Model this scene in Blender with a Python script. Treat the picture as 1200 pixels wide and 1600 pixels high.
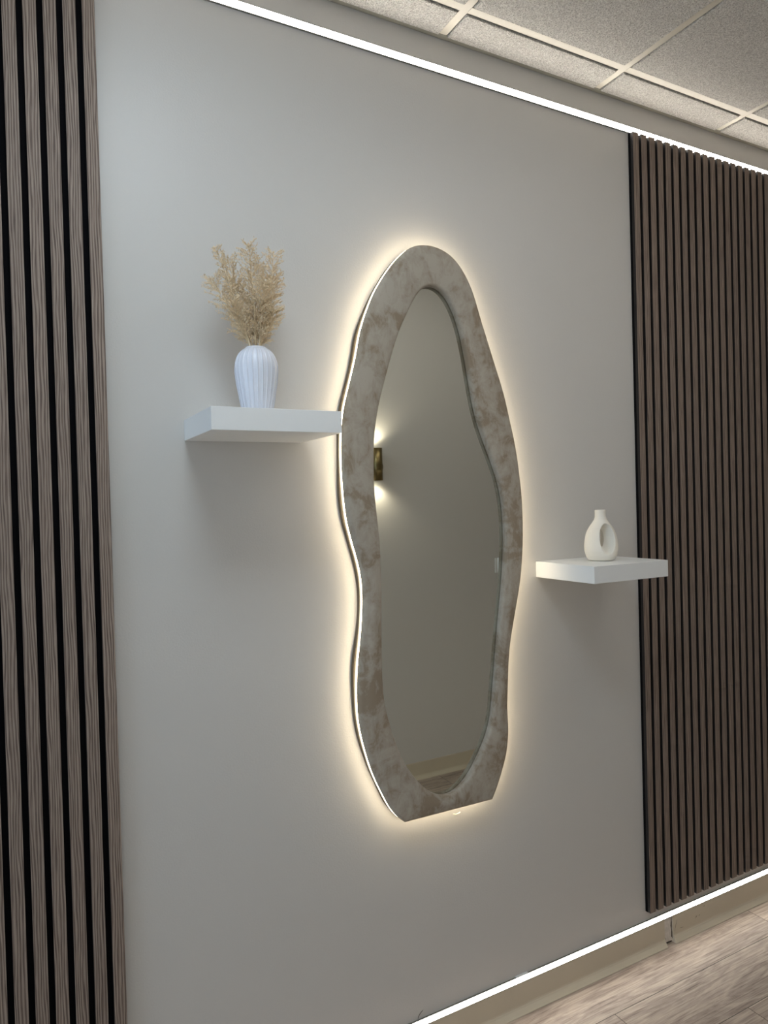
import bpy, bmesh, math, random
from mathutils import Vector, Matrix, noise

# ---------------------------------------------------------------- scene reset
for o in list(bpy.data.objects):
    bpy.data.objects.remove(o)
S = bpy.context.scene
C = bpy.data.collections.new('hallway'); S.collection.children.link(C)
V = Vector

# ---------------------------------------------------------------- camera
cd = bpy.data.cameras.new('camera'); cam = bpy.data.objects.new('camera', cd); C.objects.link(cam)
R_ = V((0.88109902, -0.47214047, -0.02734753)); U_ = V((0.03024413, -0.0014549, 0.99954148)); F_ = V((0.47196378, 0.88152213, -0.01299757))
cam.matrix_world = Matrix(((R_.x, U_.x, -F_.x, 0), (R_.y, U_.y, -F_.y, -1.7247), (R_.z, U_.z, -F_.z, 1.6015), (0, 0, 0, 1)))
cd.sensor_fit = 'HORIZONTAL'; cd.sensor_width = 36; cd.lens = 36 * 1091.44 / 1200
cd.clip_start = 0.01
S.camera = cam

# ---------------------------------------------------------------- light levels
EXPOSURE = 0.07
TROFFER = 2.6
TROFFER_COOL = 13.0
STRIP = 23.0
HALO = 17.0
SCONCE = 4.2
WORLD = 1.9
WORLD_COL = (0.60, 0.79, 1.0)
W = bpy.data.worlds.new('world'); S.world = W; W.use_nodes = True
bgn = W.node_tree.nodes['Background']; bgn.inputs[0].default_value = (*WORLD_COL, 1); bgn.inputs[1].default_value = WORLD
vs = S.view_settings
S.display_settings.display_device = 'sRGB'
vs.view_transform = 'Standard'; vs.look = 'None'; vs.gamma = 1; vs.exposure = EXPOSURE; vs.use_curve_mapping = False

# measured positions (metres): wall face at y = 0, room towards -y
H = 2.9574; YB = -1.80; XL, XR = -2.6, 7.0
TX, TG = 1.1498, 0.608

# ---------------------------------------------------------------- helpers
def srgb(r, g, b):
    f = lambda c: (c/255/12.92) if c/255 <= .04045 else ((c/255+.055)/1.055)**2.4
    return (f(r), f(g), f(b), 1)

class NT:
    def __init__(s, name):
        s.m = bpy.data.materials.new(name); s.m.use_nodes = True
        s.t = s.m.node_tree; s.b = s.t.nodes['Principled BSDF']
    def n(s, typ, **k):
        x = s.t.nodes.new(typ)
        for a, v in k.items():
            if a.startswith('i_'):
                key = a[2:]; key = int(key) if key.isdigit() else key.replace('_', ' ')
                x.inputs[key].default_value = v
            else: setattr(x, a, v)
        return x
    def l(s, a, b): s.t.links.new(a, b)
    def ramp(s, src, stops):
        r = s.n('ShaderNodeValToRGB'); e = r.color_ramp.elements
        while len(e) < len(stops): e.new(.5)
        for q, (p, c) in zip(e, stops): q.position = p; q.color = c if len(c) == 4 else (*c, 1)
        s.l(src, r.inputs[0]); return r.outputs[0]
    def coord(s, scale=(1, 1, 1), out='Object', rot=(0, 0, 0)):
        c = s.n('ShaderNodeTexCoord'); m = s.n('ShaderNodeMapping'); m.inputs['Scale'].default_value = scale
        m.inputs['Rotation'].default_value = rot
        s.l(c.outputs[out], m.inputs[0]); return m.outputs[0]
    def noise(s, vec, scale, detail=2, rough=.5, dist=0):
        x = s.n('ShaderNodeTexNoise'); s.l(vec, x.inputs['Vector'])
        x.inputs['Scale'].default_value = scale; x.inputs['Detail'].default_value = detail
        x.inputs['Roughness'].default_value = rough; x.inputs['Distortion'].default_value = dist
        return x.outputs['Fac']
    def math(s, op, a, b=None, c=None):
        x = s.n('ShaderNodeMath', operation=op)
        for i, v in enumerate((a, b, c)):
            if v is None: continue
            if hasattr(v, 'links'): s.l(v, x.inputs[i])
            else: x.inputs[i].default_value = v
        return x.outputs[0]
    def mix(s, f, a, b, mode='MIX'):
        x = s.n('ShaderNodeMix', data_type='RGBA', blend_type=mode)
        for i, v in ((0, f), (6, a), (7, b)):
            if hasattr(v, 'links'): s.l(v, x.inputs[i])
            else: x.inputs[i].default_value = v
        return x.outputs[2]
    def bump(s, h, strength=.3, dist=.001):
        x = s.n('ShaderNodeBump'); x.inputs['Strength'].default_value = strength; x.inputs['Distance'].default_value = dist
        s.l(h, x.inputs['Height']); s.l(x.outputs[0], s.b.inputs['Normal'])
    def set(s, col=None, rough=None, metal=None, spec=None):
        if col is not None:
            if hasattr(col, 'links'): s.l(col, s.b.inputs['Base Color'])
            else: s.b.inputs['Base Color'].default_value = col
        if rough is not None: s.b.inputs['Roughness'].default_value = rough
        if metal is not None: s.b.inputs['Metallic'].default_value = metal
        if spec is not None: s.b.inputs['Specular IOR Level'].default_value = spec
        return s.m

def plain(name, col, rough=.5, metal=0, spec=.5, var=.04, scale=40, bump=0, bscale=400):
    t = NT(name); v = t.coord()
    f = t.noise(v, scale, 3)
    c2 = tuple(min(1, x*(1+var)) for x in col[:3]) + (1,); c1 = tuple(x*(1-var) for x in col[:3]) + (1,)
    c = t.mix(f, c1, c2)
    if bump: t.bump(t.noise(v, bscale, 2), bump, .001)
    return t.set(c, rough, metal, spec)

def emit(name, col, strength):
    t = NT(name); t.b.inputs['Base Color'].default_value = (.8, .8, .8, 1)
    t.b.inputs['Emission Color'].default_value = (*col, 1); t.b.inputs['Emission Strength'].default_value = strength
    return t.m

# ---------------------------------------------------------------- materials
def mat_wall(name, col):
    t = NT(name); v = t.coord()
    c = t.mix(t.noise(v, 1.3, 2), tuple(x*.985 for x in col[:3])+(1,), col)
    n1 = t.noise(v, 210, 3, .5)
    t.bump(n1, .42, .0010)
    return t.set(c, .42, 0, .45)
M_wall = mat_wall('painted_wall', srgb(208, 205, 200))
M_wall_opp = mat_wall('painted_wall_opposite', srgb(208, 205, 200))
M_base = plain('vinyl_base', srgb(202, 191, 170), .45, spec=.5, var=.05, scale=6)
M_base_plain = plain('bare_plaster', srgb(214, 206, 196), .9, var=.25, scale=90, bump=.6, bscale=120)
M_alu = plain('aluminium_channel', srgb(150, 148, 142), .4, .6)
M_tee = plain('painted_steel_grid', srgb(222, 214, 198), .45, .0, var=.02)
M_angle = plain('shaded_wall_angle', srgb(168, 163, 148), .5, .0, var=.03)  # darker than the tees: weak grazing light by the wall put into the colour
M_felt = plain('black_felt', srgb(14, 14, 16), .95, spec=.1, var=.3, scale=300)
M_white = plain('white_laminate', srgb(232, 233, 232), .38, var=.01)
M_black = plain('black_plastic', srgb(20, 20, 20), .5)
M_gap_mark = plain('dark_brown_mark', srgb(70, 62, 55), .9)
M_scuff = plain('scuff', srgb(104, 94, 76), .8)
M_board = plain('dark_board_edge', srgb(96, 84, 66), .7, var=.1)
M_ledbase = plain('led_silicone', srgb(235, 228, 205), .5)
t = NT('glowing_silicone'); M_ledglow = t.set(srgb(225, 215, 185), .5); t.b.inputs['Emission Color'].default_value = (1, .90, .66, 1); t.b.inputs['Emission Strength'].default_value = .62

def mat_tile():
    t = NT('mineral_fibre_tile'); v = t.coord()
    n = t.noise(v, 215, 2, .6, .5); n2 = t.noise(v, 290, 2, .6)
    c = t.mix(t.ramp(n2, [(.30, (0, 0, 0)), (.44, (1, 1, 1))]), srgb(176, 166, 156), srgb(255, 250, 242))
    c = t.mix(t.ramp(n, [(.35, (0, 0, 0)), (.6, (1, 1, 1))]), t.mix(.45, c, srgb(178, 168, 158)), c)
    h = t.math('ADD', t.ramp(n, [(.3, (0, 0, 0)), (.65, (1, 1, 1))]), t.math('MULTIPLY', t.ramp(n2, [(.33, (0, 0, 0)), (.5, (1, 1, 1))]), .5))
    t.bump(h, 1.0, .0055)
    return t.set(c, .95, 0, .1)
M_tile = mat_tile()

def mat_slat(name='walnut_veneer'):
    t = NT(name); oi = t.n('ShaderNodeObjectInfo')
    tc = t.n('ShaderNodeTexCoord'); add = t.n('ShaderNodeVectorMath', operation='ADD')
    sc = t.n('ShaderNodeVectorMath', operation='SCALE'); sc.inputs[0].default_value = (7.3, 11.1, 23.7)
    t.l(oi.outputs['Random'], sc.inputs['Scale'])
    t.l(tc.outputs['Object'], add.inputs[0]); t.l(sc.outputs[0], add.inputs[1])
    m = t.n('ShaderNodeMapping'); m.inputs['Scale'].default_value = (1, 1, .035); t.l(add.outputs[0], m.inputs[0])
    m2 = t.n('ShaderNodeMapping'); m2.inputs['Scale'].default_value = (1, 1, .10); t.l(add.outputs[0], m2.inputs[0])
    fine = t.noise(m.outputs[0], 420, 3, .6, .3)
    wv = t.n('ShaderNodeTexWave', wave_type='BANDS', bands_direction='X'); t.l(m2.outputs[0], wv.inputs[0])
    wv.inputs['Scale'].default_value = 55; wv.inputs['Distortion'].default_value = 9; wv.inputs['Detail'].default_value = 2
    wv.inputs['Detail Scale'].default_value = .8; wv.inputs['Detail Roughness'].default_value = .5
    f = t.math('ADD', t.math('MULTIPLY', fine, .65), t.math('MULTIPLY', wv.outputs['Fac'], .35))
    c = t.ramp(f, [(.24, srgb(88, 75, 67)), (.44, srgb(122, 107, 97)), (.60, srgb(146, 131, 119)), (.82, srgb(168, 153, 140))])
    tone = t.mix(oi.outputs['Random'], (.93, .93, .93, 1), (1.05, 1.04, 1.03, 1))
    c = t.mix(1.0, c, tone, 'MULTIPLY')
    t.bump(fine, .15, .0006)
    return t.set(c, .62, 0, .3)
M_slat = mat_slat()

def mat_floor():
    t = NT('vinyl_plank'); tc = t.n('ShaderNodeTexCoord'); sp = t.n('ShaderNodeSeparateXYZ'); t.l(tc.outputs['Object'], sp.inputs[0])
    x, y = sp.outputs[0], sp.outputs[1]
    PW = .186
    yy = t.math('DIVIDE', t.math('ADD', y, .1542), PW)
    row = t.math('FLOOR', yy); fy = t.math('FRACT', yy)
    # plank joints: row 0 (next to the wall) x=2.448, row -1 x=1.603
    off = t.math('ADD', t.math('MULTIPLY', row, .845), 2.448)
    xx = t.math('DIVIDE', t.math('SUBTRACT', x, off), 1.22)
    col = t.math('FLOOR', xx); fx = t.math('FRACT', xx)
    cb = t.n('ShaderNodeCombineXYZ'); t.l(row, cb.inputs[0]); t.l(col, cb.inputs[1])
    wn = t.n('ShaderNodeTexWhiteNoise', noise_dimensions='3D'); t.l(cb.outputs[0], wn.inputs[0])
    # seams
    e = .004
    sy = t.math('MINIMUM', fy, t.math('SUBTRACT', 1, fy)); sx = t.math('MINIMUM', fx, t.math('SUBTRACT', 1, fx))
    seam = t.math('MINIMUM', t.math('MULTIPLY', sy, PW), t.math('MULTIPLY', sx, 1.22))
    seamf = t.math('LESS_THAN', seam, .0011)
    # grain coordinates offset per plank
    sc = t.n('ShaderNodeVectorMath', operation='SCALE'); t.l(wn.outputs['Color'], sc.inputs[0]); sc.inputs['Scale'].default_value = 17
    ad = t.n('ShaderNodeVectorMath', operation='ADD'); t.l(tc.outputs['Object'], ad.inputs[0]); t.l(sc.outputs[0], ad.inputs[1])
    m = t.n('ShaderNodeMapping'); m.inputs['Scale'].default_value = (.022, 1, 1); t.l(ad.outputs[0], m.inputs[0])
    mb = t.n('ShaderNodeMapping'); mb.inputs['Scale'].default_value = (.17, 1, 1); t.l(ad.outputs[0], mb.inputs[0])
    fine = t.noise(m.outputs[0], 230, 5, .7, .25)
    big = t.noise(mb.outputs[0], 12, 4, .6, .5)
    rings = t.math('PINGPONG', t.math('MULTIPLY', big, 14), 1)
    f = t.math('ADD', t.math('MULTIPLY', t.math('SUBTRACT', fine, .08), .72), t.math('ADD', t.math('MULTIPLY', rings, .13), t.math('MULTIPLY', big, .30)))
    c = t.ramp(f, [(.27, srgb(100, 86, 79)), (.40, srgb(148, 132, 121)), (.52, srgb(176, 160, 147)), (.60, srgb(192, 176, 161)), (.78, srgb(210, 194, 178))])
    tone = t.mix(wn.outputs['Value'], (.86, .85, .85, 1), (1.04, 1.03, 1.0, 1))
    c = t.mix(1.0, c, tone, 'MULTIPLY')
    c = t.mix(seamf, c, srgb(70, 60, 52))
    h = t.math('SUBTRACT', fine, t.math('MULTIPLY', seamf, 1.2))
    t.bump(h, .3, .0008)
    return t.set(c, .5, 0, .4)
M_floor = mat_floor()

def mat_plush():
    t = NT('beige_velvet'); v = t.coord()
    vs_ = t.coord((1, 1, .55), rot=(0, .5, 0))
    a = t.noise(v, 10, 5, .66, .6); b = t.noise(vs_, 30, 4, .72, 1.0); f = t.noise(v, 600, 2, .6)
    k = t.math('ADD', t.math('MULTIPLY', a, .62), t.math('MULTIPLY', b, .38))
    k = t.ramp(k, [(.43, (0, 0, 0)), (.49, (.6, .6, .6)), (.58, (1, 1, 1))])
    c = t.mix(k, srgb(146, 131, 112), srgb(178, 170, 157))
    c = t.mix(t.math('MULTIPLY', f, .25), c, srgb(150, 138, 125))
    t.b.inputs['Sheen Weight'].default_value = .35; t.b.inputs['Sheen Roughness'].default_value = .45
    t.b.inputs['Sheen Tint'].default_value = srgb(215, 208, 200)
    t.bump(f, .15, .0006)
    return t.set(c, .9, 0, .15)
M_plush = mat_plush()
t = NT('mirror_glass'); M_mirror = t.set((.64, .65, .60, 1), .015, 1)
t = NT('aged_brass'); vv = t.coord((1, 1, .02)); t.bump(t.noise(vv, 900, 2), .1, .0004)
M_brass = t.set(srgb(138, 122, 84), .33, 1)
t = NT('ribbed_ceramic'); vv = t.coord(); t.bump(t.noise(vv, 420, 3, .6), .5, .0012)
t.b.inputs['Coat Weight'].default_value = .5; t.b.inputs['Coat Roughness'].default_value = .15
M_ceramic = t.set(t.mix(t.noise(vv, 30), srgb(214, 218, 230), srgb(226, 229, 238)), .3)
M_matte = plain('matte_bisque', srgb(236, 230, 218), .8, spec=.25, var=.015, bump=.12, bscale=900)
def mat_straw(n, a, b):
    t = NT(n); v = t.coord(); t.b.inputs['Subsurface Weight'].default_value = 0
    return t.set(t.mix(t.noise(v, 60, 3), a, b), .85, 0, .2)
M_straw = mat_straw('dried_straw', srgb(216, 194, 156), srgb(240, 224, 194))
M_seed = mat_straw('dried_seed', srgb(216, 190, 150), srgb(244, 228, 200))
M_diff = emit('led_diffuser', (1.0, .95, .87), STRIP)
M_halo = emit('halo_led', (1.0, .84, .60), HALO)
M_trof = emit('troffer_lens', (1.0, .96, .91), TROFFER)
M_trofc = emit('troffer_lens_cool', (.78, .90, 1.0), TROFFER_COOL)
M_lamp = emit('lamp_lens', (1.0, .9, .68), 14)

# ---------------------------------------------------------------- mesh helpers
def box(bm, x0, x1, y0, y1, z0, z1, mi=0, bevel=0):
    b2 = bmesh.new()
    vs_ = [b2.verts.new((x, y, z)) for x in (x0, x1) for y in (y0, y1) for z in (z0, z1)]
    for f in ((0, 1, 3, 2), (4, 6, 7, 5), (0, 4, 5, 1), (2, 3, 7, 6), (0, 2, 6, 4), (1, 5, 7, 3)):
        b2.faces.new([vs_[i] for i in f])
    bmesh.ops.recalc_face_normals(b2, faces=b2.faces)
    if bevel: bmesh.ops.bevel(b2, geom=list(b2.edges), offset=bevel, segments=2, profile=.5, affect='EDGES')
    for f in b2.faces: f.material_index = mi
    me = bpy.data.meshes.new('t'); b2.to_mesh(me); b2.free(); bm.from_mesh(me); bpy.data.meshes.remove(me)

def mk(name, bm, mats, parent=None, smooth=False, loc=None):
    me = bpy.data.meshes.new(name); bm.to_mesh(me); bm.free()
    for m in (mats if isinstance(mats, (list, tuple)) else [mats]): me.materials.append(m)
    if smooth:
        for p in me.polygons: p.use_smooth = True
    o = bpy.data.objects.new(name, me); C.objects.link(o)
    if loc: o.location = loc
    if parent: o.parent = parent
    return o
def bxo(name, x0, x1, y0, y1, z0, z1, m, parent=None, bevel=0):
    bm = bmesh.new(); box(bm, x0, x1, y0, y1, z0, z1, 0, bevel); return mk(name, bm, m, parent)
def thing(name, label, cat, loc=(0, 0, 0), rz=0, group=None):
    o = bpy.data.objects.new(name, None); C.objects.link(o); o.location = loc; o.rotation_euler = (0, 0, rz); o.empty_display_size = .05
    return tag(o, label, cat, group)
def tag(o, label, cat, group=None):
    o['label'] = label; o['category'] = cat
    if group: o['group'] = group
    return o
def struct(o, label=None):
    o['kind'] = 'structure'
    if label: o['label'] = label
    return o
def lathe(bm, prof, seg=48, cx=0, cy=0, rfun=None):
    rings = []
    for r, z in prof:
        ring = []
        for i in range(seg):
            a = 2*math.pi*i/seg; rr = rfun(a, r, z) if rfun else r
            ring.append(bm.verts.new((cx+rr*math.cos(a), cy+rr*math.sin(a), z)))
        rings.append(ring)
    for a, b in zip(rings, rings[1:]):
        for i in range(seg): bm.faces.new((a[i], a[(i+1) % seg], b[(i+1) % seg], b[i]))
    return rings
def cap(bm, ring, flip=False): bm.faces.new(ring[::-1] if flip else ring)
def tube(bm, pts, rad, seg=8, capped=True, mi=0):
    pts = [V(p) for p in pts]; rings = []; prev = None
    for i, p in enumerate(pts):
        d = (pts[min(i+1, len(pts)-1)] - pts[max(i-1, 0)]).normalized()
        ref = prev if prev is not None else (V((0, 0, 1)) if abs(d.z) < .9 else V((1, 0, 0)))
        a = (ref - d*ref.dot(d)).normalized(); prev = a; b = d.cross(a)
        r = rad[i] if isinstance(rad, (list, tuple)) else rad
        rx, ry = r if isinstance(r, tuple) else (r, r)
        rings.append([bm.verts.new(p + a*rx*math.cos(2*math.pi*k/seg) + b*ry*math.sin(2*math.pi*k/seg)) for k in range(seg)])
    for a, b in zip(rings, rings[1:]):
        for i in range(seg):
            f = bm.faces.new((a[i], a[(i+1) % seg], b[(i+1) % seg], b[i])); f.material_index = mi
    if capped and seg > 2:
        f = bm.faces.new(rings[0][::-1]); f.material_index = mi; f = bm.faces.new(rings[-1]); f.material_index = mi

# ---------------------------------------------------------------- structure
struct(bxo('wall_back', XL, XR, 0, .12, -.02, H+.15, M_wall), 'greige painted hallway wall with orange-peel texture')
struct(bxo('wall_front', XL, XR, YB-.12, YB, -.02, H+.15, M_wall_opp), 'greige painted wall seen only in the mirror')
struct(bxo('wall_right', XR, XR+.12, YB-.12, .12, -.02, H+.15, M_wall_opp))
struct(bxo('floor', XL, XR, YB, 0, -.05, 0, M_floor), 'greige wood-look plank floor')

# suspended ceiling: tile panels (tegular) with a reveal, one structure mesh
HT = .0122; rev = .004; drop = .006
xs = [TX + TG*k for k in range(-6, 10)]
ys = [0.0, -.1353, -.1353-.6096, -.1353-2*.6096, YB]
bm = bmesh.new()
troffer_cells = {(0, 2), (1, 2), (-2, 2)}
for i, k in enumerate(range(-6, 9)):
    x0 = max(xs[i]+HT+rev, XL); x1 = min(xs[i+1]-HT-rev, XR)
    for j in range(4):
        y1 = ys[j] - (HT+rev) if j else -.019
        y0 = ys[j+1] + (HT+rev if j < 3 else .019)
        if (k, j) in troffer_cells: continue
        box(bm, x0, x1, y0, y1, H-drop, H+.012, 0, .0008)
box(bm, XL, XR, YB, 0, H+.013, H+.05, 0)
struct(mk('ceiling', bm, M_tile), 'white textured mineral fibre ceiling tiles')
# ceiling grid
bm = bmesh.new()
for x in xs: box(bm, x-HT, x+HT, YB, -.0195, H-.0008, H+.0005); box(bm, x-.002, x+.002, YB, -.001, H, H+.012)
for y in ys[1:4]:
    for a, b in zip(xs, xs[1:]):
        box(bm, a+HT+.0003, b-HT-.0003, y-HT, y+HT, H-.0012, H+.0004)
struct(mk('trim_1', bm, M_tee), 'painted metal tee grid holding the ceiling tiles')
bm = bmesh.new()
box(bm, XL, XR, -.0195, -.0012, H-.0020, H); box(bm, XL, XR, -.0016, -.0004, H, H+.012)
box(bm, XL, XR, YB, YB+.0195, H-.0020, H)
struct(mk('trim_2', bm, M_angle), 'wall angle where the ceiling meets the wall')

# vinyl cove base, profile swept in x
def cove(name, x0, x1, ztop=.1, yo=0.0, sgn=1, torn=0, mats=M_base):
    prof = [(0, ztop), (-.0022, ztop), (-.0036, ztop-.0015), (-.004, ztop-.006), (-.004, .026), (-.0048, .0215), (-.0075, .016), (-.0115, .0105), (-.0150, .0058), (-.0178, .0025), (-.018, 0), (0, 0)]
    bm = bmesh.new(); A = []; B = []
    for (y, z) in prof:
        w = .002*math.sin(z*70) if torn else 0
        A.append(bm.verts.new((x0 + (w if torn == 2 else 0), yo+sgn*y, z))); B.append(bm.verts.new((x1 + (w if torn == 1 else 0), yo+sgn*y, z)))
    n = len(prof)
    for i in range(n): bm.faces.new((A[i], B[i], B[(i+1) % n], A[(i+1) % n]))
    bm.faces.new(A[::-1]); bm.faces.new(B)
    bmesh.ops.recalc_face_normals(bm, faces=bm.faces)
    return mk(name, bm, mats)
bl = struct(cove('baseboard_left', XL, 2.006, .0965, torn=1), 'beige vinyl cove base left of the torn gap')
br = struct(cove('baseboard_right', 2.050, XR, .0965, torn=2), 'beige vinyl cove base right of the torn gap')
struct(cove('baseboard_front', XL, XR, .0985, YB, -1), 'beige vinyl cove base reflected in the mirror')
# bare strip of wall between the two lengths of base
bm = bmesh.new()
box(bm, 2.004, 2.052, -.0012, 0, 0, .0965, 0)
o = struct(mk('trim_3', bm, M_base_plain), 'bare plaster showing in the gap of the base')
def blot(name, parent, pts, y, m):
    bm = bmesh.new(); a = [bm.verts.new((x, y, z)) for x, z in pts]; b = [bm.verts.new((x, y-.0004, z)) for x, z in pts]
    n = len(pts)
    for i in range(n): bm.faces.new((a[i], a[(i+1) % n], b[(i+1) % n], b[i]))
    bm.faces.new(a); bm.faces.new(b[::-1]); bmesh.ops.recalc_face_normals(bm, faces=bm.faces)
    return mk(name, bm, m, parent)
blot('dark_gap_mark', o, [(2.041, .096), (2.043, .08), (2.040, .06), (2.044, .045), (2.043, .02), (2.049, .012), (2.049, .035), (2.046, .05), (2.047, .07), (2.045, .096)], -.0012, M_gap_mark)  # dark brown marks down the right side and along the foot of the gap
blot('dark_gap_mark', o, [(2.008, .05), (2.010, .03), (2.013, .02), (2.012, .008), (2.045, .006), (2.045, .001), (2.008, .001)], -.0012, M_gap_mark)
def streak(parent, p, q, w=.0009, m=M_scuff):
    d = V((q[0]-p[0], q[1]-p[1])).normalized()*w; n = V((-d.y, d.x))
    mid = ((p[0]+q[0])/2 + n.x*1.5, (p[1]+q[1])/2+n.y*1.5)
    blot('scuff_mark', parent, [p, (mid[0]+n.x, mid[1]+n.y), q, (mid[0]-n.x, mid[1]-n.y)], -.0040, m)
streak(br, (2.058, .035), (2.072, .075), .0007); streak(br, (2.085, .038), (2.107, .036), .0008)
streak(br, (2.170, .048), (2.180, .056), .0012); streak(br, (2.187, .052), (2.195, .053), .0012)
streak(br, (2.215, .078), (2.222, .080), .0009)

# ---------------------------------------------------------------- slat panels
def slat_panel(label, x_edge_right_first, n, step, z0, z1, lip_left=0):
    """x_edge_right_first: right front edge of slat 0; further slats every `step`"""
    xe = [x_edge_right_first + i*step for i in range(n)]
    lo = min(xe)-.027 - .0; hi = max(xe)
    root = thing('slat_panel', label, 'slat panel', ((lo+hi)/2, 0, z0))
    cx = (lo+hi)/2
    bm = bmesh.new(); box(bm, lo-cx-lip_left, hi-cx+.001, -.009, -.0001, 0, z1-z0); mk('felt_backing', bm, M_felt, root)
    rnd = random.Random(n)
    bm = bmesh.new(); box(bm, -.0135, .0135, -.012, 0, 0, z1-z0, 0, .0006)
    for f in bm.faces:
        f.material_index = 1 if abs(f.normal.x) > .8 else 0
    me = bpy.data.meshes.new('slat'); bm.to_mesh(me); bm.free(); me.materials.append(M_slat); me.materials.append(M_slatside)
    proto = bpy.data.objects.new('slat', me)
    for i, x in enumerate(xe):
        s = proto if i == 0 else proto.copy()
        C.objects.link(s); s.parent = root; s.location = (x-.0135-cx, -.009, 0)
    return root
M_slatside = plain('slat_core', srgb(34, 29, 27), .8, var=.2)
slat_panel('walnut slat wall panel at the far left of the photo, left of the vase shelf', .2036, 24, -.04, .1495, 2.850)
slat_panel('walnut slat wall panel at right, behind the end of the shelf with the ring vase', 1.9454, 46, .04, .1495, 2.850, .001)

# ---------------------------------------------------------------- LED strips
def led_strip(label, z0, z1, group):
    root = thing('led_strip_light', label, 'light strip', ((XL+XR)/2, 0, z0))
    L2 = (XR-XL)/2-.02; h = z1-z0
    bm = bmesh.new()
    box(bm, -L2, L2, -.0015, -.0002, -.0012, h+.0012)
    box(bm, -L2, L2, -.0062, -.0015, -.0012, 0); box(bm, -L2, L2, -.0062, -.0015, h, h+.0012)
    mk('aluminium_channel', bm, M_alu, root)
    bm = bmesh.new(); box(bm, -L2, L2, -.0068, -.0017, .0001, h-.0001, 0, .0004); mk('diffuser', bm, M_diff, root)
    return root
led_strip('glowing white LED strip along the top of the wall under the ceiling', 2.8530, 2.8722, None)
lo = led_strip('glowing white LED strip just above the beige vinyl base', .0980, .1148, None)
c = bxo('mounting_clip', 1.341, 1.387, -.0075, -.0005, .1162, .1190, M_white); 
c.parent = lo; c.matrix_parent_inverse = Matrix.Translation(-V(lo.location))
# little torn wire end sticking up behind the lower strip
bm = bmesh.new(); tube(bm, [(.988, -.002, .119), (.989, -.003, .126), (.995, -.003, .133), (1.004, -.004, .140)], [.0007, .0008, .0008, .0005], 6)
tag(mk('wire_end', bm, M_black, None, True), 'short dark bent wire end poking up above the lower LED strip', 'wire')
bm = bmesh.new(); lathe(bm, [(.0001, 0), (.0018, .0006), (.0022, .0016)], 12)
nl = mk('nail', bm, M_white, None, True, (2.558, -.0016, 2.945)); nl.rotation_euler = (-math.pi/2, 0, 0)
tag(nl, 'tiny pale nail head in the wall just under the ceiling angle at right', 'nail')

# ---------------------------------------------------------------- shelves
def shelf(label, x0, x1, z0, z1, d, group):
    root = thing('floating_shelf', label, 'shelf', ((x0+x1)/2, 0, z0), 0, group)
    w = (x1-x0)/2; h = z1-z0
    bm = bmesh.new(); box(bm, -w, w, -d, -.0005, 0, h, 0, .0009); mk('shelf_body', bm, M_white, root)
    return root
g = 'white floating shelves either side of the mirror'
shelf('thick white floating shelf holding the ribbed vase, left of the mirror', .379, .681, 1.7655, 1.8155, .258, g)
shelf('thick white floating shelf under the ring vase, right of the mirror', 1.463, 1.768, 1.3535, 1.4035, .252, g)

# ---------------------------------------------------------------- mirror
OUT = [(632.5,1285),(630,1283.1),(621,1276.4),(609.7,1262.9),(599.6,1243.7),(590.6,1225.7),(582.7,1207.7),(576,1187.5),(570.4,1168.4),(565.9,1150.4),(562.2,1131),(559.9,1110),(559.2,1085),(559.4,1060),(561,1034),(564.2,1003),(566.6,972.5),(567.6,942.5),(566.9,915),(563.7,892.5),(558.7,871.2),(553.1,852.5),(548.1,833.7),(543.4,815),(539.8,790),(537.3,765),(535.6,740),(534.6,715),(534.5,690),(535.4,665),(538.7,635),(547.2,600),(557.0,558),(560.8,534.1),(565.3,512.8),(571.5,492.5),(577.7,475.6),(585,457.6),(594,441.2),(603,427),(613.1,412.6),(624.4,399.8),(635.6,390.3),(645,385.2),(654,382.9),(663.7,382.7),(674,384),(685,387.7),(696,393.5),(706,401),(717,414),(726.6,430),(735.2,448),(741.6,465.5),(748,488.5),(753.6,507.6),(760,527.9),(770,560.5),(781.4,596.6),(787.9,619.5),(794,646),(799.1,669),(803.9,692),(808.3,717.3),(811.6,744.9),(814.2,767.2),(815.6,787),(816.5,808),(816.8,832.5),(816.4,855),(815,883),(813.1,903),(810.6,921.5),(807.5,941),(803.1,966),(798.9,991),(796.1,1013),(794.5,1036),(793.7,1058),(793.1,1080),(792.4,1103),(792.9,1115),(793.8,1129),(794.1,1145),(792.8,1163),(790.5,1179),(786.7,1195),(781.5,1213.5),(775.5,1232),(768.7,1249.2)]
INN = [(690,1243.3),(675,1240),(660,1229.1),(644.6,1213.4),(633.4,1197.6),(624.4,1181.5),(617.2,1164),(610,1143),(604.1,1124),(599.3,1108),(595.7,1085),(594.3,1060),(593.5,1025),(593,980),(593,940),(592.9,912),(592.1,884),(591.0,859),(589,833.7),(586.3,808.7),(583.3,784),(581.6,762),(580.9,738),(580.5,708),(581.8,677.5),(586.2,645),(592.5,615),(600,587.5),(606.2,564),(612.2,543.5),(619,522),(626,505),(634.5,487),(640.1,475.6),(645.7,464.8),(652,455.5),(658.5,450.2),(665.9,447.8),(673.7,448),(682.7,451.4),(692.9,462.0),(701.9,477),(709.7,495.5),(715.4,513.2),(721,536.5),(725,557),(728.9,580),(732.4,604),(736,624),(741,648),(748.6,674),(756.4,695),(764.3,716),(771.5,735.7),(777.4,754),(781.4,773.7),(784.2,797),(786.2,824),(786.3,852),(785,880),(783.7,905),(781.2,931),(778.1,965),(775.2,1000),(772.7,1034),(770.2,1063),(768.3,1089),(766.5,1112),(763.2,1131.5),(757.5,1151),(750,1169.5),(741,1190),(730.2,1209.5),(717.5,1227),(703.8,1238.6)]
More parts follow.
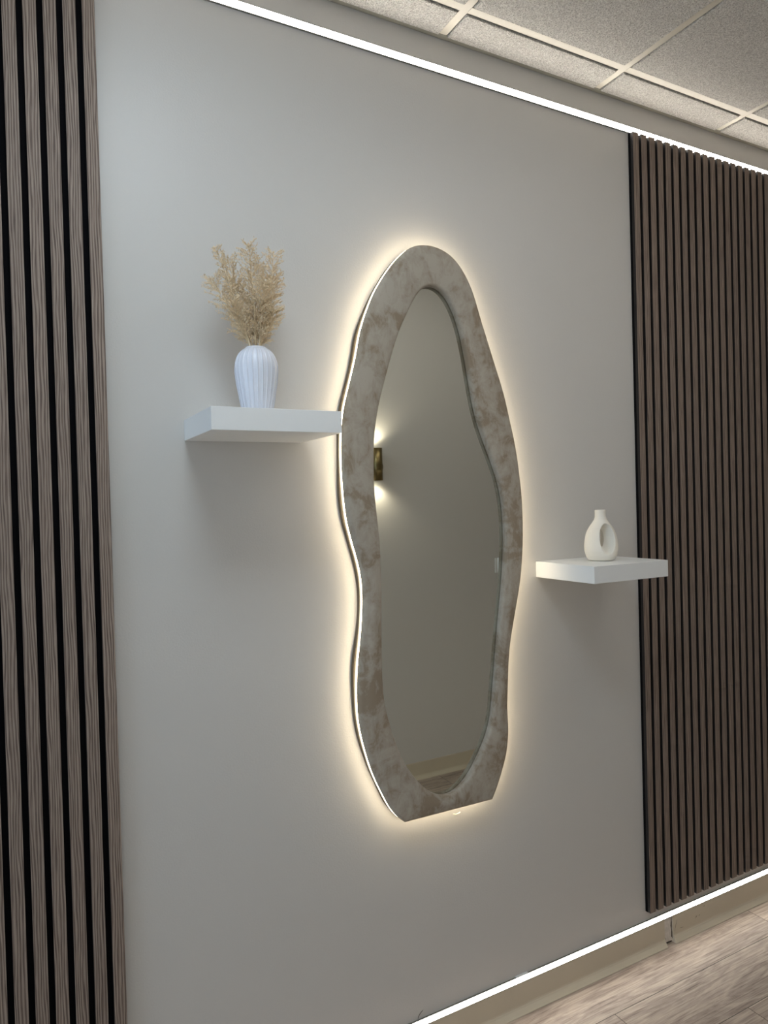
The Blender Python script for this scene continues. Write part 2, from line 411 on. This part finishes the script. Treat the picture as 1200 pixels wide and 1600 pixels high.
# the traced outline is laid on the mirror's own plane (y) and kept as wall coordinates from here on
def to_wall(pts, Y):
    out = []
    for x, y in pts:
        d = F_ + R_*((x-600)/1091.44) - U_*((y-800)/1091.44); k = (Y+1.7247)/d.y
        out.append((d.x*k, 1.6015+d.z*k))
    return out
def resample(pts, n, closed=False):
    P = [V((a, b)) for a, b in pts]
    if closed: P.append(P[0].copy())
    # Catmull-Rom densify
    D = []
    m = len(P)
    for i in range(m-1):
        if closed: p0, p3 = P[(i-1) % (m-1)], P[(i+2) % (m-1)] if i+2 < m else P[(i+2-m+1)]
        else: p0, p3 = P[max(i-1, 0)], P[min(i+2, m-1)]
        p1, p2 = P[i], P[i+1]
        for s in range(8):
            t_ = s/8
            D.append(.5*((2*p1)+(p2-p0)*t_+(2*p0-5*p1+4*p2-p3)*t_*t_+(3*p1-p0-3*p2+p3)*t_**3))
    D.append(P[-1])
    # smooth
    for _ in range(14):
        E_ = [q.copy() for q in D]
        for i in range(len(D)):
            if closed: a, b = D[(i-1) % (len(D)-1)], D[(i+1) % (len(D)-1)]
            elif i in (0, len(D)-1): continue
            else: a, b = D[i-1], D[i+1]
            E_[i] = (a+b)/4 + D[i]/2
        D = E_
    L = [0]
    for a, b in zip(D, D[1:]): L.append(L[-1]+(b-a).length)
    out = []; j = 0
    for k in range(n):
        s = L[-1]*k/(n if closed else n-1)
        while j < len(L)-2 and L[j+1] < s: j += 1
        f = (s-L[j])/max(1e-9, L[j+1]-L[j]); out.append(D[j].lerp(D[j+1], min(1, f)))
    return out
YG, YF, YP = -.0275, -.033, -.052       # glass plane, frame back plane, padding front
curve = resample(to_wall(OUT, -.040), 300)
bottom = [curve[-1].lerp(curve[0], i/24) for i in range(1, 24)]
outer = curve + bottom                     # clockwise seen from the room? handled by recalc
inner_raw = resample(to_wall(INN, -.031), 600, True)
def offset_loop(loop, d, sm=6):
    n = len(loop); cen = sum(loop, V((0, 0)))/n; nr = []
    for i in range(n):
        t_ = loop[(i+1) % n]-loop[(i-1) % n]; nr.append(V((-t_.y, t_.x)).normalized())
    area = sum(loop[i].x*loop[(i+1) % n].y-loop[(i+1) % n].x*loop[i].y for i in range(n))
    s = 1 if area > 0 else -1                 # -> inward normal
    for _ in range(sm): nr = [(nr[(i-1) % n]+nr[i]*2+nr[(i+1) % n]).normalized() for i in range(n)]
    return [loop[i]+nr[i]*d*s for i in range(n)]
# match each outer point with an inner point by angle about a tall spine
def match(outer, inner):
    zs = [p.y for p in inner]; za, zb = min(zs)+.22, max(zs)-.16
    res = []
    def spine(p):
        z = min(max(p.y, za), zb)
        near = [q for q in inner if abs(q.y-z) < .03]
        return V((sum(q.x for q in near)/len(near), z)) if near else V((1.12, z))
    for p in outer:
        sp = spine(p); d = (p-sp).normalized()
        best = max(inner, key=lambda q: (q-sp).normalized().dot(d) if (q-sp).length > 1e-6 else -1)
        res.append(best.copy())
    n = len(res)
    for _ in range(10): res = [(res[(i-1) % n]+res[i]*2+res[(i+1) % n])/4 for i in range(n)]
    return res
inner = match(outer, inner_raw)
root = thing('wall_mirror', 'tall wavy mirror in a beige plush frame with a warm glowing edge', 'mirror', (1.13, 0, .69))
ox, oz = 1.13, .69
def ring_mesh(rows, close_back=False):
    bm = bmesh.new(); R = []
    for loop, y in rows: R.append([bm.verts.new((p.x-ox, y, p.y-oz)) for p in loop])
    n = len(R[0])
    for a, b in zip(R, R[1:]):
        for i in range(n): bm.faces.new((a[i], a[(i+1) % n], b[(i+1) % n], b[i]))
    return bm, R
rows = [(offset_loop(outer, .004), YF+.002), (outer, YF), (outer, YF-.004)]
D = .016
for k in range(1, 7):
    a = k/6*math.pi/2; rows.append((offset_loop(outer, D*(1-math.cos(a))), YF-.004-(.012)*math.sin(a)))
A = rows[-1][0]
Dn = .010; inn_rows = [(offset_loop(inner, -.002), YG+.0006), (offset_loop(inner, -.0016), YG-.0012), (offset_loop(inner, -.0003), YG-.0020), (inner, YG-.0030)]
for k in range(0, 7):
    a = k/6*math.pi/2; inn_rows.append((offset_loop(inner, -Dn*(1-math.cos(a))), YG-.0125-(.0095)*math.sin(a)))
B = inn_rows[-1][0]
ya, yb = rows[-1][1], inn_rows[-1][1]
for k in range(1, 6):
    f = k/6; rows.append(([p.lerp(q, f) for p, q in zip(A, B)], ya+(yb-ya)*f-.0035*math.sin(math.pi*f)))
rows += inn_rows[::-1]
bm, R = ring_mesh(rows)
bmesh.ops.recalc_face_normals(bm, faces=bm.faces)
fr = mk('plush_frame', bm, M_plush, root, True)
if fr.data.polygons[len(fr.data.polygons)//2].normal.y > 0:
    fr.data.flip_normals()
# mirror glass
bm = bmesh.new(); g1 = offset_loop(inner_raw[::2], -.01)
fa = [bm.verts.new((p.x-ox, YG, p.y-oz)) for p in g1]; bm.faces.new(fa); ba = [bm.verts.new((p.x-ox, YG+.004, p.y-oz)) for p in g1]; bm.faces.new(ba[::-1])
for i in range(len(fa)): bm.faces.new((fa[i], ba[i], ba[(i+1) % len(fa)], fa[(i+1) % len(fa)]))
bmesh.ops.recalc_face_normals(bm, faces=bm.faces); mk('mirror_glass', bm, M_mirror, root)
# halo LED: glowing tube set on the edge between the backing board and the frame, with its pale silicone base
def band(name, loop, d_in, y0, y1, m, bulge=0):
    a = offset_loop(loop, d_in); b = offset_loop(loop, d_in+.008); rws = [(b, y0), (a, y0)]
    if bulge:
        for k in (1, 2, 3): rws.append((offset_loop(loop, d_in-bulge*math.sin(math.pi*k/4)), y0+(y1-y0)*k/4))
    rws += [(a, y1), (b, y1), (b, y0)]
    bm, R = ring_mesh(rws); bmesh.ops.remove_doubles(bm, verts=bm.verts, dist=1e-6)
    bmesh.ops.recalc_face_normals(bm, faces=bm.faces); return mk(name, bm, m, root, True)
band('led_tube', outer, .0012, -.0325, -.0240, M_halo, .0012)
band('silicone_base', outer, .0016, -.0240, -.0150, M_ledglow)
# backing board, cut a little wider than the frame in places
rb = random.Random(3); n = len(outer)
bump_ = [0.0018*math.sin(i*2*math.pi/n*9+1)+.0012*math.sin(i*2*math.pi/n*17) for i in range(n)]
bo = offset_loop(outer, 0); cen = V((1.14, 1.5))
off1 = offset_loop(outer, .0035)
def board_out(p):
    w = min(1, max(0, (p.y-.72)/.22))*min(1, max(0, (2.30-p.y)/.16))
    return -.0042 + .0048*w
bo = [p + (p-q).normalized()*(bump_[i]*.8+board_out(p)) for i, (p, q) in enumerate(zip(outer, off1))]
bm = bmesh.new()
fa = [bm.verts.new((p.x-ox, -.0150, p.y-oz)) for p in bo]; ba = [bm.verts.new((p.x-ox, -.0005, p.y-oz)) for p in bo]
bm.faces.new(fa); bm.faces.new(ba[::-1])
for i in range(n): bm.faces.new((fa[i], ba[i], ba[(i+1) % n], fa[(i+1) % n]))
bmesh.ops.recalc_face_normals(bm, faces=bm.faces); mk('backing_board', bm, M_board, root)
# cable stub under the flat bottom edge of the mirror
bm = bmesh.new(); tube(bm, [(1.112-ox, -.026, .6905-oz), (1.118-ox, -.028, .6885-oz), (1.128-ox, -.028, .6888-oz), (1.134-ox, -.027, .691-oz)], .0017, 8)
mk('cable_stub', bm, M_ledbase, root, True)

# ---------------------------------------------------------------- ribbed vase
VX, VY, VZ = .523, -.13, 1.8158
prof = [(.001, 0), (.030, 0), (.0335, .003), (.036, .015), (.0395, .034), (.0430, .054), (.0465, .074), (.0490, .094), (.0496, .108), (.0480, .122), (.0440, .135), (.0380, .146), (.0310, .1535), (.0250, .1575), (.0242, .1595), (.0228, .1595), (.0215, .1560), (.0300, .140), (.035, .11), (.03, .02), (.001, .01)]
# refine profile
pf = []
for i in range(len(prof)-1):
    p0 = prof[max(i-1, 0)]; p1 = prof[i]; p2 = prof[i+1]; p3 = prof[min(i+2, len(prof)-1)]
    for s in range(4):
        u = s/4; pf.append(tuple(.5*((2*p1[c])+(p2[c]-p0[c])*u+(2*p0[c]-5*p1[c]+4*p2[c]-p3[c])*u*u+(3*p1[c]-p0[c]-3*p2[c]+p3[c])*u**3) for c in (0, 1)))
pf.append(prof[-1])
NR = 26
def ribs(a, r, z):
    if r < .021 or z > .1585: return max(r, .0008)
    ph = (a*NR/(2*math.pi)) % 1.0
    d = min(ph, 1-ph)
    fade = min(1, max(0, (.158-z)/.012))
    return r + fade*(.0019*math.exp(-(d/.09)**2) - .0006*math.cos(2*math.pi*(ph-.5))*0)
bm = bmesh.new(); rings = lathe(bm, pf, 26*12, rfun=ribs); bmesh.ops.recalc_face_normals(bm, faces=bm.faces)
v = mk('ribbed_vase', bm, M_ceramic, None, True, (VX, VY, VZ)); v.rotation_euler = (0, 0, .1)
tag(v, 'white ribbed ceramic vase holding dried pampas on the left shelf', 'vase')

# ---------------------------------------------------------------- pampas stems
def pampas(seed, tip, lean, plume, width, dens, label):
    """stem from the vase mouth to tip (local); plume = portion carrying branchlets"""
    rnd = random.Random(seed)
    base = V((rnd.uniform(-.010, .010), rnd.uniform(-.010, .010), .02)); mouth = V((max(-.014, min(.014, tip[0]*.2))+rnd.uniform(-.003, .003), tip[1]*.3+rnd.uniform(-.006, .006), .158)); T = V(tip)
    def axis(u):
        p = mouth.lerp(T, u); p += V((lean*math.sin(math.pi*u)*.5, 0, .010*math.sin(math.pi*u))); return p
    root = thing('pampas_stem', label, 'dried grass', (VX, VY, VZ), 0, 'dried pampas stems in the ribbed vase')
    bm = bmesh.new(); pts = [base, base.lerp(mouth, .5), mouth] + [axis(k/12) for k in range(1, 13)]
    tube(bm, pts, [.0018]*3 + [.0016*(1-k/13)+.0004 for k in range(1, 13)], 6); mk('stalk', bm, M_straw, root, True)
    bm = bmesh.new()
    def seed_(p, d, s):
        d = d.normalized(); a = d.orthogonal().normalized(); b = d.cross(a)
        q = [bm.verts.new(p), bm.verts.new(p+d*s*.42+a*s*.27), bm.verts.new(p+d*s*.42-a*s*.13+b*s*.23), bm.verts.new(p+d*s*.42-a*s*.13-b*s*.23), bm.verts.new(p+d*s)]
        for i, j in ((1, 2), (2, 3), (3, 1)):
            f = bm.faces.new((q[0], q[j], q[i])); f.material_index = 1
            f = bm.faces.new((q[4], q[i], q[j])); f.material_index = 1
    nb = int(60*dens)
    for k in range(nb):
        u = (1-plume) + plume*(k+rnd.random())/nb
        p = axis(u); ax = (axis(min(1, u+.03))-axis(max(0, u-.03))).normalized()
        w = (u-(1-plume))/plume
        ln = width*(math.sin(math.pi*min(1, .16+.66*w))**.6)*rnd.uniform(.65, 1.2)
        ang = k*2.399+rnd.uniform(-.4, .4); side = ax.orthogonal().normalized(); side = side*math.cos(ang)+ax.cross(side)*math.sin(ang)
        d = (ax*.75+side*rnd.uniform(.5, .9)).normalized(); npt = 6; path = [p]
        for s in range(1, npt+1):
            d = (d + V((side.x*.06, side.y*.06, -.015)) + V((rnd.uniform(-.09, .09), rnd.uniform(-.09, .09), rnd.uniform(-.09, .09)))).normalized()
            path.append(path[-1]+d*ln/npt)
        tube(bm, path, [.00050]*3+[.00038]*(len(path)-3), 3, False)
        for s in range(1, npt+1):
            for r in range(3 if s > 1 else 1):
                q = path[s-1].lerp(path[s], rnd.random()); dd = (d*1.2+V((rnd.uniform(-1, 1), rnd.uniform(-1, 1), rnd.uniform(-.7, 1)))*.8).normalized()
                q2 = q+dd*rnd.uniform(.003, .0075)
                tube(bm, [q, q2], .00026, 3, False)
                seed_(q2, dd, rnd.uniform(.0036, .0056))
        seed_(path[-1], d, .005)
    for r in range(5): seed_(axis(1)+V((rnd.uniform(-.002, .002),)*3), V((rnd.uniform(-.3, .3), 0, 1)), .005)
    mk('plume', bm, [M_straw, M_seed], root)
same = 'feathery beige dried pampas stem in the thick middle of the bunch in the ribbed vase'
stems = [
 (1, (-.112, .000, .315), -.012, .93, .036, .9, 'dried pampas stem arching furthest left, its plume hanging past the vase'),
 (2, (-.106, -.020, .385), -.004, .62, .014, .5, 'thin nearly bare pampas stem pointing up and left above the other plumes'),
 (3, (-.062, .020, .372), .004, .9, .036, 1.0, 'dried pampas stem with its top just left of the tallest one'),
 (4, (-.012, -.010, .405), .006, .93, .034, 1.1, 'tallest dried pampas stem, its tip the highest of the bunch'),
 (5, (.020, .020, .372), .008, .92, .036, 1.0, same),
 (6, (.058, -.015, .395), .012, .90, .032, .9, 'dried pampas stem with a pointed tip at the upper right of the bunch'),
 (7, (.066, .010, .345), .014, .95, .032, 1.0, 'dried pampas stem reaching furthest right, below the pointed upper-right tip'),
 (8, (.046, -.030, .250), .012, .97, .028, .9, 'short dried pampas stem low on the right just above the vase mouth'),
 (9, (-.064, -.025, .255), -.010, .97, .030, .9, 'short dried pampas stem low on the left just above the vase mouth'),
 (10, (-.034, .03, .32), 0, .97, .036, 1.0, same), (11, (.022, -.030, .31), .0, .97, .034, 1.0, same)]
for a in stems:
    tx_, ty_, tz_ = a[1]
    pampas(a[0], (tx_*.84-.003, ty_, .158+(tz_-.158)*.95), *a[2:])

# ---------------------------------------------------------------- ring vase
def ring_vase():
    # egg-shaped body and neck, then two scoops (front right, back left) that meet in the slit
    prof = [(0, 0), (.6, 0), (.80, .004), (.92, .016), (1.0, .032), (1.01, .048), (.975, .064), (.92, .080), (.82, .094), (.66, .108), (.50, .119), (.385, .128), (.335, .137), (.325, .148), (.335, .157), (0, .157)]
    bm = bmesh.new(); n = 64; R = []
    for f, z in prof:
        # width across the view fw, depth fd: both meet in a round neck
        k = min(1, max(0, (z-.09)/.04)); rx = .0502*f; ry = rx*(.72*(1-k)+1.0*k)
        if f == 0: R.append([bm.verts.new((0, 0, z))]); continue
        R.append([bm.verts.new((rx*math.cos(2*math.pi*i/n), ry*math.sin(2*math.pi*i/n), z)) for i in range(n)])
    for a, b in zip(R, R[1:]):
        for i in range(n):
            if len(a) == 1: bm.faces.new((a[0], b[(i+1) % n], b[i]))
            elif len(b) == 1: bm.faces.new((a[i], a[(i+1) % n], b[0]))
            else: bm.faces.new((a[i], a[(i+1) % n], b[(i+1) % n], b[i]))
    bmesh.ops.recalc_face_normals(bm, faces=bm.faces)
    tmp = mk('tmp_ring', bm, M_matte); cut = []
    for sg in (1, -1):
        bm = bmesh.new(); bmesh.ops.create_uvsphere(bm, u_segments=40, v_segments=24, radius=1)
        Mx = Matrix.Translation((.0205 if sg > 0 else -.0255, -.029*sg, .069)) @ Matrix.Rotation(math.radians(38), 4, 'Z') @ Matrix.Rotation(math.radians(6*sg), 4, 'X') @ Matrix.Diagonal((.0225, .0455, .048, 1))
        bmesh.ops.transform(bm, matrix=Mx, verts=bm.verts)
        c = mk('tmp_cut', bm, M_matte); cut.append(c)
        md = tmp.modifiers.new('b', 'BOOLEAN'); md.operation = 'DIFFERENCE'; md.object = c; md.solver = 'EXACT'
    r = tmp.modifiers.new('r', 'REMESH'); r.mode = 'VOXEL'; r.voxel_size = .0013; r.use_smooth_shade = True
    s = tmp.modifiers.new('s', 'SMOOTH'); s.iterations = 8; s.factor = .6
    dg = bpy.context.evaluated_depsgraph_get(); me = bpy.data.meshes.new_from_object(tmp.evaluated_get(dg))
    me.name = 'ring_vase'
    for o in [tmp]+cut: bpy.data.objects.remove(o)
    zmin = min(v.co.z for v in me.vertices)
    for v in me.vertices:
        v.co.z = max(v.co.z-zmin, 0) if v.co.z-zmin > .0008 else 0
    for p in me.polygons: p.use_smooth = True
    root = thing('ring_vase', 'matte cream twisted ring vase with a small neck on the right shelf', 'vase', (1.615, -.13, 1.4036), math.radians(-45))
    b = bpy.data.objects.new('vase_body', me); C.objects.link(b); b.parent = root
    if not me.materials: me.materials.append(M_matte)
    # dark mouth opening
    bm = bmesh.new(); rg = lathe(bm, [(.0150, .1545), (.0163, .1562), (.0160, .1575), (.0145, .1580), (.0135, .1570), (.0132, .1550)], 32); mk('rim', bm, M_matte, root, True)
ring_vase()

# ---------------------------------------------------------------- sconce on the opposite wall (seen in the mirror)
SX, SY, Z0, Z1, SR = 1.8005, YB+.046, 1.727, 1.906, .0280
root = thing('wall_sconce', 'brass cylinder up-and-down sconce reflected in the mirror', 'wall lamp', (SX, YB, (Z0+Z1)/2))
zc = (Z0+Z1)/2; yc = SY-YB
bm = bmesh.new(); pr = [(SR-.003, -.078), (SR-.003, Z0-zc), (SR, Z0-zc), (SR, Z1-zc), (SR-.003, Z1-zc), (SR-.003, .078)]
lathe(bm, pr, 40, 0, yc); bmesh.ops.recalc_face_normals(bm, faces=bm.faces); mk('lamp_cylinder', bm, M_brass, root, True)
bm = bmesh.new(); rg = lathe(bm, [(.0005, 0), (.053, 0), (.055, .002), (.055, .009), (.053, .011), (.0005, .011)], 40); bp = mk('back_plate', bm, M_brass, root, True, (0, .001, -.012)); bp.rotation_euler = (-math.pi/2, 0, 0)
bxo('mounting_arm', -.012, .012, .011, yc-SR+.004, -.03, .03, M_brass, root, .002)
for s in (-1, 1):
    bm = bmesh.new(); rg = lathe(bm, [(.0005, .0872*s), (SR-.0035, .0872*s)], 32, 0, yc)
    mk('lamp_lens', bm, M_lamp, root)
    ld = bpy.data.lights.new('sconce_beam', 'SPOT'); ld.energy = SCONCE; ld.color = (1, .90, .72); ld.spot_size = math.radians(140); ld.spot_blend = .75; ld.shadow_soft_size = .02
    lo_ = bpy.data.objects.new('sconce_beam', ld); C.objects.link(lo_); lo_.parent = root; lo_.location = (0, yc, s*.0925)
    lo_.rotation_euler = (0, 0, 0) if s < 0 else (math.pi, 0, 0)
# switch plate on the opposite wall
root = thing('switch_plate', 'small pale wall switch plate reflected at the right edge of the mirror', 'switch', (2.657, YB, 1.198))
bxo('cover_plate', -.036, .036, 0, .006, -.045, .045, M_white, root, .0015); bxo('rocker', -.016, .016, .0055, .009, -.032, .032, M_white, root, .001)

# ---------------------------------------------------------------- ceiling troffers (set in the grid, above the frame)
def troffer(label, k0, k1, m):
    tx0 = TX+TG*k0+HT+.001; tx1 = TX+TG*(k1+1)-HT-.001; ty1 = ys[2]-HT-.001; ty0 = ys[3]+HT+.001
    root = thing('ceiling_light', label, 'ceiling light', ((tx0+tx1)/2, (ty0+ty1)/2, H))
    a = (tx1-tx0)/2; b = (ty1-ty0)/2
    bm = bmesh.new()
    for q in ((-a, a, -b, -b+.02), (-a, a, b-.02, b), (-a, -a+.02, -b+.02, b-.02), (a-.02, a, -b+.02, b-.02)): box(bm, q[0], q[1], q[2], q[3], .0008, .010)
    mk('frame', bm, M_tee, root)
    bxo('diffuser', -a+.02, a-.02, -b+.02, b-.02, .002, .008, m, root)
troffer('neutral white troffer in the ceiling grid, nearer the mirror of the two side by side', 0, 0, M_trof)
troffer('neutral white troffer in the ceiling grid, nearer the right-hand slat panel', 1, 1, M_trof)
troffer('square cool white troffer in the ceiling grid above the vase shelf side', -2, -2, M_trofc)
